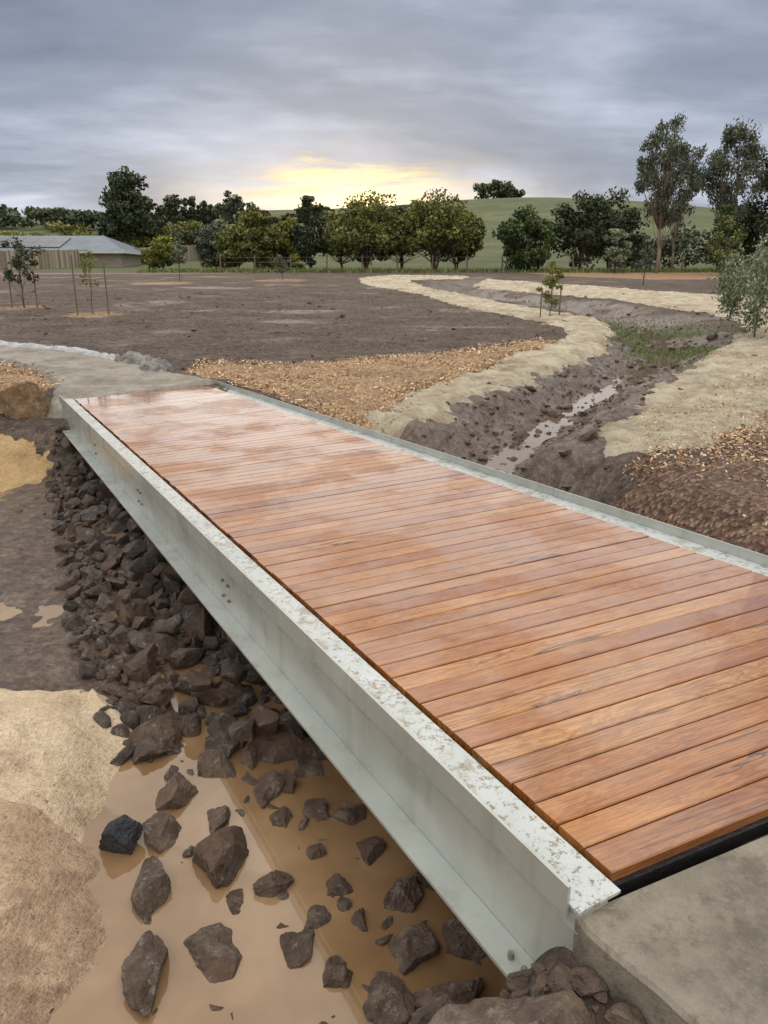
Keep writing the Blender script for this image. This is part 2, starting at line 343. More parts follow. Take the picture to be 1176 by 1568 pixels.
def slab(name,poly,zt,thick,ch=.012):
    P=np.array(poly);n=len(P);inn=[]
    area=sum(P[k-1][0]*P[k][1]-P[k][0]*P[k-1][1] for k in range(n))
    for i in range(n):
        a=P[i-1];b=P[i];e=P[(i+1)%n]
        d1=(b-a)/np.linalg.norm(b-a);d2=(e-b)/np.linalg.norm(e-b)
        nn=np.array([-(d1+d2)[1],(d1+d2)[0]]);nn/=np.linalg.norm(nn)+1e-9
        inn.append(b+nn*ch*(1 if area>0 else -1))
    V=[(p[0],p[1],zt) for p in inn]+[(p[0],p[1],zt-ch) for p in P]+[(p[0]+rng.normal(0,.01),p[1]+rng.normal(0,.01),zt-thick) for p in P]
    F=[tuple(range(n))]
    for i in range(n):
        j=(i+1)%n
        F+=[(n+i,n+j,j,i),(2*n+i,2*n+j,n+j,n+i)]
    return mk(name,V,F,M_conc)
overlay('concrete_path',CP,.07,.075,M_conc,namp=.02,rough=.0,fade=.05,seed=9)
slab('concrete_slab',[(.515,1.575),(.53,1.52),(.57,1.46),(.62,1.395),(.66,1.345),(.70,1.28),(.77,1.2),(.80,1.11),(.86,1.0),(1.0,.72),(1.2,-1.5),(6.5,-1.5),(6.5,3.9),(3.3,2.8),(2.9,2.66)],-.035,.20)

# ------------------------------------------------------------ footbridge
br=empty('timber_footbridge')
L0=np.array([.64,1.68]);L1=np.array([-4.27,10.2]);R0=np.array([2.876,2.72]);R1=np.array([-2.75,11.57])
NB=88;V=[];Fc=[];uvs=[];rn=[]
th=.035;chm=.004
lw=np.linalg.norm(L1-L0)/NB
for i in range(NB):
    a=i/NB;r=rng.random()
    b2=(i+1)/NB-.0055/lw/NB
    ct=chm/lw/NB
    prof=[(a,-th),(a,-chm),(a+ct,0),(b2-ct,0),(b2,-chm),(b2,-th)]
    st=len(V);dz=rng.normal(0,.001)
    ex=[rng.normal(0,.003),rng.normal(0,.003)]
    for side in (0,1):
        for t,z in prof:
            Lp=L0+(L1-L0)*t;Rp=R0+(R1-R0)*t;u=(Rp-Lp)/np.linalg.norm(Rp-Lp)
            p=Lp+u*(.006+ex[0]) if side==0 else Rp-u*(.006+ex[1])
            V.append((p[0],p[1],z+dz))
    wl=np.linalg.norm(R0-L0)
    pv=[0,.03,.034,.13,.134,.165]
    for k in range(5):
        Fc.append((st+k+1,st+k,st+6+k,st+6+k+1));uvs+=[(0,pv[k+1]),(0,pv[k]),(wl,pv[k]),(wl,pv[k+1])]
    Fc.append((st+5,st+11,st+6,st));uvs+=[(0,.2),(wl,.2),(wl,.25),(0,.25)]
    Fc.append(tuple(st+k for k in range(6)));uvs+=[(0,p) for p in pv]
    Fc.append(tuple(st+11-k for k in range(6)));uvs+=[(wl,p) for p in pv[::-1]]
    rn+=[r]*8
dk=mk('deck_boards',V,Fc,M_deck,br,uv=uvs,rnd=rn)
Va=np.array(V);pattr(dk,'far',ss(7.5,9.2,Va[:,1]-.5*(Va[:,0]+3)))
def girder(P0,P1,sgn,e0,e1,tag):
    d=(P1-P0)/np.linalg.norm(P1-P0);n=np.array([d[1],-d[0]])*sgn
    A=P0-d*e0;Bp=P1+d*e1
    mb=MB()
    def ext(w0,w1,z0,z1,m,s0=0,s1=0):
        a=A+d*s0;b=Bp-d*s1
        V=[]
        for q_ in (a,b):
            for w,z in((w0,z0),(w1,z0),(w1,z1),(w0,z1)):
                p=q_+n*w;V.append((p[0],p[1],z))
        mb.add(V,[(0,1,2,3),(7,6,5,4),(0,4,5,1),(1,5,6,2),(2,6,7,3),(3,7,4,0)],m)
    Lg=np.linalg.norm(Bp-A)
    ext(.012,.168,-.024,-.014,1)
    for s0,s1 in((.035,3.2),(3.204,6.5),(6.504,Lg)):
        ext(.170,.180,-.050,.048,0,s0,Lg-s1)
    ext(.150,.162,-.335,-.026,0)
    ext(.06,.148,-.038,-.026,0)
    ext(.03,.262,-.350,-.337,0)
    ext(.1625,.1665,-.090,-.086,0)
    for s in [.14,.2,2.9,3.0,5.2,5.3,7.4]:
        for w,z,ax in ((.166,-.15,0),(.166,-.25,0)) if s>1 else ((.215,-.334,1),):
            p=A+d*s+n*w
            if ax==0: mb.tube([(p[0]-n[0]*.006,p[1]-n[1]*.006,z),(p[0]+n[0]*.012,p[1]+n[1]*.012,z)],[.012,.012],6,2)
            else: mb.tube([(p[0],p[1],z-.01),(p[0],p[1],z+.018)],[.011,.010],6,2)
    return mb.out('steel_girder_'+tag,[M_steel,M_ledge,M_bolt],br)
girder(L0,L1,-1,.05,.15,'downstream')
girder(R0,R1,1,.02,.12,'upstream')
dd=(L1-L0)/np.linalg.norm(L1-L0)
mb=MB()
for t in np.linspace(.02,.98,22):
    a=L0+(L1-L0)*t;b=R0+(R1-R0)*t;c=(a+b)/2;u=(b-a)/2;v=dd*.03
    mb.box((c[0],c[1],-.10),(u[0]*1.03,u[1]*1.03,0),(v[0],v[1],0),(0,0,.055))
mb.out('joists',M_steel,br)
mb=MB();u=(R0-L0);un=u/np.linalg.norm(u);v=np.array([un[1],-un[0]])
c=(L0+R0)/2+v*.004
mb.box((c[0],c[1],-.062),(u[0]/2,u[1]/2,0),(v[0]*.012,v[1]*.012,0),(0,0,.025))
c=(L0+R0)/2-v*.05
mb.box((c[0],c[1],-.2),(u[0]/2,u[1]/2,0),(v[0]*.02,v[1]*.02,0),(0,0,.1))
mb.out('end_strip',M_black,br)
mb=MB()
for A,Bq,sg in((L0,R0,-1),(L1,R1,1)):
    u=(Bq-A)/2
    c=(A+Bq)/2+dd*(.35 if sg<0 else .1)
    mb.box((c[0],c[1],-.62),(u[0]*.93,u[1]*.93,0),(dd[0]*.18,dd[1]*.18,0),(0,0,.26))
mb.out('abutments',M_conc,br)

# ------------------------------------------------------------ rocks
def ico(sub):
    bm=bmesh.new();bmesh.ops.create_icosphere(bm,subdivisions=sub,radius=1)
    V=np.array([v.co[:] for v in bm.verts]);F=np.array([tuple(v.index for v in f.verts) for f in bm.faces]);bm.free();return V,F
I3=ico(3);I4=ico(4);I2=ico(2);I5=ico(5)
def rockshape(V,cuts=14,lump=.16,sharp=.64):
    V=V.copy()
    for _ in range(cuts):
        n=rng.normal(size=3);n/=np.linalg.norm(n);h=rng.uniform(sharp-.18,sharp+.18)
        d=V@n;k=d>h;V[k]-=np.outer(d[k]-h,n)
    o=rng.uniform(0,50,3)
    f=fbm(V[:,0]*1.9+o[0]+V[:,2],V[:,1]*1.9+o[1]-V[:,2],5,int(o[2]))
    g=np.abs(fbm(V[:,0]*4+o[1]-V[:,2]*2,V[:,1]*4+o[2]+V[:,2]*2,4,int(o[0])))
    V+=V*(lump*f-.14*g)[:,None]
    return V
def rot(a,b,c):
    ca,sa,cb,sb,cc,sc=math.cos(a),math.sin(a),math.cos(b),math.sin(b),math.cos(c),math.sin(c)
    return np.array([[ca,-sa,0],[sa,ca,0],[0,0,1]])@np.array([[cb,0,sb],[0,1,0],[-sb,0,cb]])@np.array([[1,0,0],[0,cc,-sc],[0,sc,cc]])
LIB={}
def rockat(x,y,z,sx,sy,sz,yaw=None,I=I3,tilt=.3,cuts=14):
    if I is I5: V=rockshape(I[0],cuts)
    else:
        L=LIB.setdefault(id(I),[])
        if len(L)<60: L.append(rockshape(I[0],cuts));V=L[-1]
        else: V=L[rng.integers(60)]@rot(rng.uniform(0,6.28),rng.uniform(0,6.28),0).T
    V=V*np.array([sx,sy,sz])
    R=rot(rng.uniform(0,6.28) if yaw is None else yaw,rng.normal(0,tilt),rng.normal(0,tilt))
    return V@R.T+np.array([x,y,z])
def merge(name,items,mat,smooth=False):
    V=[];F=[];rn=[];n=0
    for v,f in items:
        V.append(v);F.append(f+n);rn.append(np.full(len(f),rng.random()));n+=len(v)
    return mk(name,np.concatenate(V),np.concatenate(F),mat,rnd=np.concatenate(rn),smooth=smooth)
BAND=[(-4.35,9.7),(-3.9,8.6),(-3.25,7.3),(-2.7,6.1),(-2.1,4.85),(-1.6,3.95),(-1.3,3.45),(-.6,3.05),(.2,3.1),(.6,4.2),(-.3,5.6),(-1.4,7.4),(-2.6,9.4),(-3.7,10)]
items=[];placed=[]
P=np.array(BAND);x0,y0=P.min(0);x1,y1=P.max(0)
for size,cnt in((.17,60),(.125,230),(.08,650),(.045,1500)):
    k=0;tries=0
    while k<cnt and tries<cnt*12:
        tries+=1
        x=rng.uniform(x0,x1);y=rng.uniform(y0,y1)
        s=size*rng.uniform(.7,1.2)
        if sd1(x,y,BAND)<s*.5*(1 if size>.1 else -3.5): continue
        if any((x-a)**2+(y-b)**2<((s+c)*.66)**2 for a,b,c in placed): continue
        if size>.06: placed.append((x,y,s))
        k+=1
        I=I4 if (size>.1 and y<5.5) else (I3 if size>.06 else I2)
        items.append((rockat(x,y,float(T(x,y))+s*.3,s*rng.uniform(.9,1.45),s*rng.uniform(.7,1.),s*rng.uniform(.55,.9),I=I,tilt=.5),I[1]))
for _ in range(280):
    x=rng.uniform(x0,x1);y=rng.uniform(y0,y1);s=rng.uniform(.06,.13)
    if sd1(x,y,BAND)<.25: continue
    items.append((rockat(x,y,float(T(x,y))+.2+s*.2,s*1.3,s*.9,s*.75,I=I3,tilt=.6),I3[1]))
merge('rock_pile',items,M_rock)
big=[(-1.32,3.55,.2,.17),(-.96,4.0,.13,.13),(-.87,3.5,.12,.1),(-1.04,3.12,.15,.11),(-1.04,2.85,.15,.12),(-.98,2.5,.17,.12),(-.70,2.7,.165,.12),(-.47,2.54,.1,.08),(-.2,2.52,.075,.07),(-.35,2.23,.1,.08),(-.17,2.1,.07,.07),(-.28,2.35,.08,.06),(-.1,2.36,.06,.05),(.1,2.22,.12,.1),(-.33,3.0,.09,.07),(-.33,2.73,.07,.05),(-.15,2.97,.1,.07),(.1,2.48,.11,.09),(-.05,2.75,.09,.07),(-.6,3.15,.12,.08),(.3,2.25,.12,.1),(.25,2.0,.13,.11),(-.72,3.4,.1,.08),(-.1,3.2,.12,.09),(.15,2.95,.12,.1),(.02,2.0,.1,.09),(-.4,3.3,.11,.08),(-.5,2.95,.09,.06),(-.8,2.95,.10,.07),(.05,3.1,.1,.08),(-.62,2.45,.07,.05),(-.9,3.3,.12,.08),(.28,2.6,.12,.09),(-.22,1.85,.09,.08)]
items=[]
for x,y,s,h in big:
    items.append((rockat(x,y,-.90+h*.02,s*1.25,s*.95,h*1.0,I=I5,tilt=.2),I5[1]))
for _ in range(150):
    x=rng.uniform(-1.2,.4);y=rng.uniform(1.8,3.4);s=rng.uniform(.012,.055)
    if rng.random()<.6 and x<-.2 : continue
    items.append((rockat(x,y,-.91+s*.1,s*1.3,s,s*.8,I=I3),I3[1]))
items.append((rockat(-.62,2.2,-.93,.22,.15,.095,yaw=.2,I=I5,tilt=.08),I5[1]))
items.append((rockat(-.88,2.12,-.88,.10,.21,.12,yaw=.25,I=I5,tilt=.1),I5[1]))
merge('pool_rocks',items,M_boul)
one=lambda nm,V,m,I=I5:mk(nm,V,I[1],m,rnd=[.1]*len(I[1]),smooth=True)
one('boulder',rockat(.335,1.37,-.27,.235,.16,.20,yaw=.1,I=I5,tilt=.06,cuts=9),M_boul)
one('boulder',rockat(.14,1.60,-.48,.12,.10,.13,I=I5),M_rock)
one('boulder',rockat(-.06,1.56,-.64,.16,.11,.14,yaw=.3,I=I5),M_boul)
one('boulder',rockat(-5.05,10.35,-.12,.38,.3,.33,yaw=.3,I=I5,tilt=.1,cuts=8),M_orock)
one('boulder',rockat(-5.9,10.6,-.15,.3,.25,.25,I=I5,tilt=.1),M_orock)
one('plastic_wrapped_rock',rockat(-1.2,2.78,-.82,.13,.12,.12,I=I5,cuts=26),simple('dark_plastic',(.045,.050,.060),.25,.6,14,.05))
items=[]
for _ in range(1100):
    x=rng.uniform(-.1,1.0);y=rng.uniform(1.0,2.1);s=.008+rng.exponential(.013)
    if x>.5+(1.5-y)*.7+.02: continue
    items.append((rockat(x,y,float(T(x,y))+s*.2,s*1.3,s,s*.8,I=I3),I3[1]))
merge('rubble',items,M_clod)
items=[]
for _ in range(3500):
    y=rng.uniform(3.5,34);x=rng.uniform(-.55*y,.6*y)
    s=rng.exponential(.007)*(1+y/14)+.004
    u=(np.array([x,y])-L0);w=u@np.array([dd[1],-dd[0]]);al=u@dd
    if -.3<w<2.8 and -1<al<10.6: continue
    if sd1(x,y,BAND)>0 or sd1(x,y,CP)>-.1: continue
    items.append((rockat(x,y,float(T(x,y))+s*.1,s*1.3,s,s*.6,I=I2,cuts=5),I2[1]))
for _ in range(1200):
    t=rng.uniform(0,1);k=rng.integers(2,8);a=np.array(CH[k]);b=np.array(CH[k+1]);p=a+(b-a)*t+rng.normal(0,.75,2);s=.01+rng.exponential(.016)
    items.append((rockat(p[0],p[1],float(T(p[0],p[1]))+s*.2,s*1.3,s,s*.7,I=I2),I2[1]))
merge('soil_clods',items,M_clod)
def chips(name,poly,n,L,mat,par,lift=.05):
    P=np.array(poly);x0,y0=P.min(0);x1,y1=P.max(0)
    x=rng.uniform(x0,x1,n*3);y=rng.uniform(y0,y1,n*3)
    k=(sdf(x,y,poly)+.3*fbm(x*1.5,y*1.5,3,5)>-.05)
    k&=(x>-.62*y-.5)&(x<.62*y+.5)
    x=x[k][:n];y=y[k][:n];n=len(x)
    z=T(x,y)+lift+rng.normal(0,.012,n)
    sc=(.7+.06*y)
    l=L*rng.uniform(.5,1.4,n)*sc;w=l*rng.uniform(.25,.6,n)
    a=rng.uniform(0,6.28,n);ti=rng.normal(0,.4,n)
    ux=np.stack([np.cos(a)*np.cos(ti),np.sin(a)*np.cos(ti),np.sin(ti)],1);t2=rng.normal(0,.4,n)
    vx=np.stack([-np.sin(a)*np.cos(t2),np.cos(a)*np.cos(t2),np.sin(t2)],1)
    c=np.stack([x,y,z],1);V=np.stack([c-ux*l[:,None]-vx*w[:,None],c+ux*l[:,None]-vx*w[:,None]*.6,c+ux*l[:,None]*.9+vx*w[:,None],c-ux*l[:,None]*.8+vx*w[:,None]*.8],1).reshape(-1,3)
    return mk(name,V,np.arange(4*n).reshape(-1,4),mat,par,rnd=rng.random(n))
OB=bpy.data.objects
chips('chips',MU,11000,.017,M_chip,OB['orange_mulch_bed'])
chips('chips_light',[(2.2,6.8),(3.4,6.4),(6,7.5),(8,9.5),(8,12),(5,9.4),(3.6,7.8),(2.7,7.1)],9000,.016,M_chip,MD)
chips('chips_right',[(1.6,5.9),(2.3,6.9),(3.6,7.4),(5,9.2),(6.5,11.5),(9,14),(14,17),(12,4),(4,2),(2.6,4)],16000,.016,M_chipd,MD)
chips('chips_left',ML,5000,.016,M_chip,OB['orange_mulch_bed.001'])
chips('straw_chips',[(2.2,7.2),(3.0,7.1),(3.8,7.8),(4.9,9.2),(6.3,11.4),(9,14),(8,15),(5.3,11.6),(3.0,8.7)],5000,.013,M_chip,OB['sand_path.001'],.065)
# ------------------------------------------------------------ water
mk('muddy_water',[(x,y,-.884) for x,y in [(-1.25,.5),(-.1,1.0),(.5,1.9),(1.8,4),(1.6,6.2),(.6,7.4),(-1,8.6),(-4,8.7),(-8,8.3),(-8,4.6),(-1.8,4.1)]],[tuple(range(11))],M_water)
pl=np.array(CH[1:9]);t=np.linspace(0,len(pl)-1.001,220);i=t.astype(int);f=(t-i)[:,None]
c=pl[i]*(1-f)+pl[i+1]*f
c=c+np.stack([fbm(t*1.7,t*0,3,5)*.12,fbm(t*1.7,t*0+9,3,6)*.12],1)
d=np.gradient(c,axis=0);d/=np.linalg.norm(d,axis=1)[:,None];nn=np.stack([d[:,1],-d[:,0]],1)
w=(.34+.15*fbm(t*2,t*0,3,8))[:,None]
zc=T(c[:,0],c[:,1]);kk=np.ones(25)/25;zc=np.convolve(np.pad(zc,12,mode='edge'),kk,mode='valid')+.012
A=c+nn*w;Bq=c-nn*w
V=np.concatenate([np.c_[A,zc],np.c_[Bq,zc]]);n=len(t)
mk('stream_water',V,[(k,k+1,n+k+1,n+k) for k in range(n-1)],M_stream,smooth=True)
def crump(A,Bq): return .07*np.abs(fbm(A*3,Bq*4,4,33))
overlay('plastic_sheet',[(-8.6,16.0),(-5.5,14.25),(-5.0,13.7),(-4.8,14.0),(-5.4,14.7),(-8.3,16.35),(-12,18.7),(-12.2,18.4)],.045,.12,simple('white_plastic',(.50,.50,.50),.35,.3,5,.05),namp=.16,fade=.1,seed=12,extra=crump)
overlay('plastic_sheet',[(-4.9,13.9),(-4.4,13.1),(-3.9,12.6),(-3.7,13.0),(-4.3,13.9),(-4.8,14.3)],.03,.10,simple('grey_plastic',(.27,.24,.22),.4,.6,6,.06),namp=.35,fade=.1,seed=13,extra=lambda A,B:.16*np.abs(fbm(A*5,B*6,4,35)))

# ------------------------------------------------------------ trees
def tree(name,x,y,h,w,leaf,bark=M_bark,stems=1,base_f=.25,ncl=34,nl=70,ls=.12,cr=.2,shape='round',tr=None,droop=0,flat=.75):
    z=float(T(x,y))-.05
    mb=MB();R=w/2*.86;tr=tr or h*.022
    cl=[];zb=h*base_f
    for i in range(ncl):
        while True:
            p=rng.uniform(-1,1,3);r=np.linalg.norm(p)
            if r<1 and r>.35: break
        u=(p[2]+1)/2;k=1.
        if shape=='cone': k=(1.15-u)*1.1;p=p/max(r,.01)*rng.uniform(.3,1);p[2]=u*2-1
        elif shape=='dome': p[2]=abs(p[2])*1.5-.6 if rng.random()<.8 else p[2]
        elif shape=='tall': k=.55+.6*math.sin(math.pi*min(1,u*.9+.15))
        cl.append(np.array([p[0]*R*k,p[1]*R*k,zb+(h-zb)*min(.93,max(.04,(p[2]+1)/2))]))
    cl=np.array(cl);cl[:,:2]+=rng.normal(0,R*.1,(ncl,2))
    tops=[]
    for s in range(stems):
        a=rng.uniform(0,6.28);lean=(R*.45 if stems>1 else R*.08)
        top=np.array([math.cos(a)*lean,math.sin(a)*lean,h*(.8 if shape!='dome' else .7)])
        n=6;pts=[]
        b0=np.array([math.cos(a),math.sin(a),0])*(tr*.8 if stems>1 else 0)
        for k in range(n+1):
            f=k/n;p=b0*(1-f)+top*np.array([f**1.2,f**1.2,f]);p[:2]+=rng.normal(0,h*.008,2)*(k>0);pts.append(p)
        q=(.75 if stems>1 else 1)
        mb.tube([p+np.array([x,y,z]) for p in pts],[tr*q*(1-.8*k/n)+.004 for k in range(n+1)],6)
        tops.append(pts)
    for c in cl:
        pts=tops[rng.integers(len(tops))]
        zz=c[2]*rng.uniform(.45,.75);k=int(np.clip(zz/h/.8*6,1,5));b=pts[k]
        mid=(b+c)/2+np.array([0,0,-.04*h])*rng.random()
        mb.tube([b+[x,y,z],mid+[x,y,z],c+[x,y,z]],[tr*.25,tr*.14,tr*.04+.002],4)
    nt=len(mb.F)
    N_=ncl*nl
    ci=np.repeat(np.arange(ncl),nl)
    rad=cr*w*rng.uniform(.55,1.2,ncl)[ci]
    dv=rng.normal(size=(N_,3));dv/=np.linalg.norm(dv,axis=1)[:,None];dv*=(rng.random(N_)**.45)[:,None]
    dv[:,2]*=flat
    C=cl[ci]+dv*rad[:,None]
    if droop: C[:,2]-=droop*rng.random(N_)
    C[:,2]=np.maximum(C[:,2],h*.02)
    C=C+np.array([x,y,z])
    u=rng.normal(size=(N_,3));u[:,2]-=(1.2 if droop else 0);u/=np.linalg.norm(u,axis=1)[:,None]
    v=np.cross(u,rng.normal(size=(N_,3)));v/=np.linalg.norm(v,axis=1)[:,None]
    l=ls*rng.uniform(.6,1.4,N_)[:,None];asp=.35 if droop else .6
    LV=np.stack([C-u*l,C-v*l*asp,C+u*l,C+v*l*asp],1).reshape(-1,3)
    V=np.concatenate([np.array(mb.V),LV]);n0=len(mb.V)
    F=mb.F+[tuple(r) for r in (np.arange(4*N_).reshape(-1,4)+n0).tolist()]
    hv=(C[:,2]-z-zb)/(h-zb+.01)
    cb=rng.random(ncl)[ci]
    rr=np.clip(.08+.33*hv+.34*cb+.30*dv[:,2]+rng.normal(0,.13,N_),0,1)  # leaf colour painted lighter towards crown and clump tops, imitating light from above
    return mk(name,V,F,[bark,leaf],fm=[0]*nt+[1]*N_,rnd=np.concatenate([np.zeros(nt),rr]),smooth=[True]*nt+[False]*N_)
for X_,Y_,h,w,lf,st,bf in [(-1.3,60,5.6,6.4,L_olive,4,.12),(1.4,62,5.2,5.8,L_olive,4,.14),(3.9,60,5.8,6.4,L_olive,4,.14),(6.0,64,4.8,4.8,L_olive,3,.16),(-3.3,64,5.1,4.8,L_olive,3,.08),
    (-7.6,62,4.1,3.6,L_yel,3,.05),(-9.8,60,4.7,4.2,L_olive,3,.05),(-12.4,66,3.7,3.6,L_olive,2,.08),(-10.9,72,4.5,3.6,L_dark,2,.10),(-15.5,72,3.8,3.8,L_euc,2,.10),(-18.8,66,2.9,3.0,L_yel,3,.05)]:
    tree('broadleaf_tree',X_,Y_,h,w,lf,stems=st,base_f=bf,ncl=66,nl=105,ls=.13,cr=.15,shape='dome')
tree('conifer_tree',-5.7,61,5.6,2.3,L_dark,base_f=.06,ncl=40,nl=90,ls=.12,cr=.24,shape='tall')
tree('wattle_tree',10.3,58,4.4,4.4,L_pine,stems=4,base_f=.03,ncl=70,nl=120,ls=.13,cr=.16,shape='round')
tree('wattle_tree',15.0,60,6.0,5.2,L_dark,stems=3,base_f=.08,ncl=60,nl=100,ls=.14,cr=.16,shape='dome')
tree('wattle_tree',18.6,64,6.1,5.4,L_dark,stems=3,base_f=.06,ncl=60,nl=95,ls=.14,cr=.16,shape='dome')
tree('wattle_tree',16.6,56,3.2,2.4,L_grey,stems=2,base_f=.15,ncl=26,nl=50,ls=.1,cr=.16)
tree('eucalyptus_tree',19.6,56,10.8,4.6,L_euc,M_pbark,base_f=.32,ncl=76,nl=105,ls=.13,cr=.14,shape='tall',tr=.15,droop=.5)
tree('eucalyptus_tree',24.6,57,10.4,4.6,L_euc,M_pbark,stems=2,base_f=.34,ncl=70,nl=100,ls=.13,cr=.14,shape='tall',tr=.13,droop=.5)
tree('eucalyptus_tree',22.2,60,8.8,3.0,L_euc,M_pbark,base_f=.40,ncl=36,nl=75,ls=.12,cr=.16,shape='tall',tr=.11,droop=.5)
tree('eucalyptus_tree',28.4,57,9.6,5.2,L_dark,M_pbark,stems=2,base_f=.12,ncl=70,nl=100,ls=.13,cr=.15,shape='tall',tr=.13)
tree('conifer_tree',22.6,52,4.8,2.8,L_pine,base_f=.1,ncl=44,nl=70,ls=.1,cr=.18,shape='cone')
tree('wattle_tree',27,60,4.8,5,L_dark,stems=3,base_f=.05,ncl=44,nl=80,ls=.14,cr=.16,shape='dome')
tree('wattle_tree',32.5,60,6.5,6,L_dark,stems=3,base_f=.05,ncl=50,nl=80,ls=.14,cr=.16,shape='dome')
tree('eucalyptus_tree',-34.6,108,11.6,8.6,L_dark,stems=2,base_f=.05,ncl=90,nl=110,ls=.25,cr=.15,shape='dome')
for X_,Y_,h,w in [(-40,150,8.0,4.8),(-37,152,7.2,3.6),(-34,150,7.4,3.6),(-28.5,150,8.2,6.2),(-24,140,6.5,4.8)]:
    tree('eucalyptus_tree',X_,Y_,h,w,L_dark,stems=1,base_f=.15,ncl=30,nl=75,ls=.24,cr=.18,shape='dome')
tree('broadleaf_tree',-33,110,5.2,7.6,L_yel,stems=3,base_f=.05,ncl=50,nl=100,ls=.2,cr=.16,shape='dome')
tree('broadleaf_tree',-27.5,114,4.8,6.8,L_olive,stems=3,base_f=.05,ncl=44,nl=90,ls=.2,cr=.16,shape='dome')
tree('broadleaf_tree',-22.5,104,4.8,6.4,L_euc,stems=3,base_f=.05,ncl=44,nl=80,ls=.2,cr=.16,shape='dome')
def mass(name,centres,leaf,ls=.5,nl=130):
    C=[];cb=[]
    for (x,y,h,w) in centres:
        z=float(T(x,y));m=int(nl*6)
        for k in range(9):
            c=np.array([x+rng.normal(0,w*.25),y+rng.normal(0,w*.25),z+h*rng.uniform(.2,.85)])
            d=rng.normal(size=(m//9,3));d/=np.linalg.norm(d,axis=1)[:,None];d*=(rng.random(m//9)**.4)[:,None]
            C.append(c+d*np.array([w*.26,w*.26,h*.22]));cb.append(np.clip(.2+.3*(c[2]-z)/h+rng.uniform(0,.4)+.2*d[:,2],0,1))  # top-lit shading put into leaf colour: higher leaves lighter, plus random clump tone
    C=np.concatenate(C);n=len(C);cb=np.concatenate(cb)
    u=rng.normal(size=(n,3));u/=np.linalg.norm(u,axis=1)[:,None];v=np.cross(u,rng.normal(size=(n,3)));v/=np.linalg.norm(v,axis=1)[:,None]
    l=ls*rng.uniform(.6,1.4,n)[:,None]
    V=np.stack([C-u*l,C-v*l*.6,C+u*l,C+v*l*.6],1).reshape(-1,3)
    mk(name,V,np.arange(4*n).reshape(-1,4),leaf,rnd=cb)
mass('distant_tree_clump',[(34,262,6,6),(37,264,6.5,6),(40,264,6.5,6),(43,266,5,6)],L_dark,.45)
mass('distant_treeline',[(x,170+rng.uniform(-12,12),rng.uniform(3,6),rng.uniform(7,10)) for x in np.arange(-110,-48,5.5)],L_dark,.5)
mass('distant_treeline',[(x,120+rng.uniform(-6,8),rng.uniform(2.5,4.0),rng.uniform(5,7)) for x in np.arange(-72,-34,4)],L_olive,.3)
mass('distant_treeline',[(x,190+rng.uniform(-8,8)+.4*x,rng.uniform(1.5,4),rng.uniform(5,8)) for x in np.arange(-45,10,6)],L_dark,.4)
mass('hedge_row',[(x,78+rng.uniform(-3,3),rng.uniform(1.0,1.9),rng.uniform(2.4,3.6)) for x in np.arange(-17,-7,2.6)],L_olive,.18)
mass('hedge_row',[(x,72+rng.uniform(-3,3),rng.uniform(2.6,4.4),rng.uniform(4,5)) for x in np.arange(19,42,2.4)],L_dark,.2)
tree('sapling',-12.2,26,2.6,1.3,L_dark,base_f=.25,ncl=22,nl=50,ls=.05,cr=.17,tr=.02)
tree('sapling',-8.9,23.4,2.0,.6,L_yel,base_f=.3,ncl=10,nl=24,ls=.045,cr=.3,tr=.012)
tree('sapling',4.9,22.6,1.7,.75,L_yel,base_f=.1,ncl=20,nl=50,ls=.04,cr=.2,tr=.012)
tree('sapling',-11.6,44,2.8,1.2,L_euc,base_f=.3,ncl=14,nl=36,ls=.07,cr=.2,tr=.02)
tree('sapling',-5.9,45,1.5,1.0,L_euc,base_f=.2,ncl=14,nl=30,ls=.06,cr=.2,tr=.02)
tree('sapling',13.4,40,2.5,1.2,L_euc,base_f=.25,ncl=14,nl=36,ls=.06,cr=.2,tr=.02)
tree('sapling',16.5,38,3.2,1.6,L_olive,base_f=.25,ncl=18,nl=44,ls=.07,cr=.2,tr=.02)
tree('weeping_tree',8.5,17.4,2.5,2.1,L_grey,base_f=.28,ncl=50,nl=100,ls=.05,cr=.16,tr=.022,droop=.5)
tree('weeping_tree',9.6,18.6,2.2,1.6,L_grey,base_f=.3,ncl=30,nl=70,ls=.05,cr=.16,tr=.02,droop=.4)
M_st=simple('timber_stake',(.16,.12,.09),.9)
for (x,y,h) in [(-9.3,23.2,1.7),(-8.5,23.6,1.5),(-12.6,26,1.2),(-11.8,26.1,1.2),(4.6,22.5,.8),(5.2,22.7,.8)]:
    mb=MB();z=float(T(x,y));mb.tube([(x,y,z-.1),(x+.01,y,z+h),(x+.012,y,z+h+.03)],[.022,.02,.008],5);mb.out('tree_stake',M_st)
mb=MB();z=float(T(-9.3,23.2));mb.tube([(-9.3,23.2,z+1.1),(-8.9,23.4,z+1.05),(-8.5,23.6,z+1.1)],[.012]*3,4);mb.out('tree_tie',simple('tie',(.5,.42,.3),.8))
mb=MB();xs=np.arange(-12,30,2.6)
for x in xs:
    y=57.5+.6*math.sin(x*.2);z=float(T(x,y));mb.tube([(x,y,z-.2),(x+rng.normal(0,.03),y,z+1.15),(x,y,z+1.2)],[.06,.055,.03],5)
for hh in(.35,.7,1.05):
    P=[(x,57.5+.6*math.sin(x*.2),float(T(x,57.5+.6*math.sin(x*.2)))+hh) for x in xs];mb.tube(P,[.01]*len(P),3)
mb.out('post_and_wire_fence',M_st)
M_pal=N('weathered_palings');M_pal=M_pal.fin(M_pal.ramp(M_pal.attr('rnd'),[(0.,(.22,.17,.12)),(.6,(.36,.30,.23)),(1.,(.48,.41,.32))]),.9)
A=np.array([-44.,66.]);Bp=np.array([-24.0,104.]);d=(Bp-A);Lf=np.linalg.norm(d);d/=Lf;n2=np.array([d[1],-d[0]])
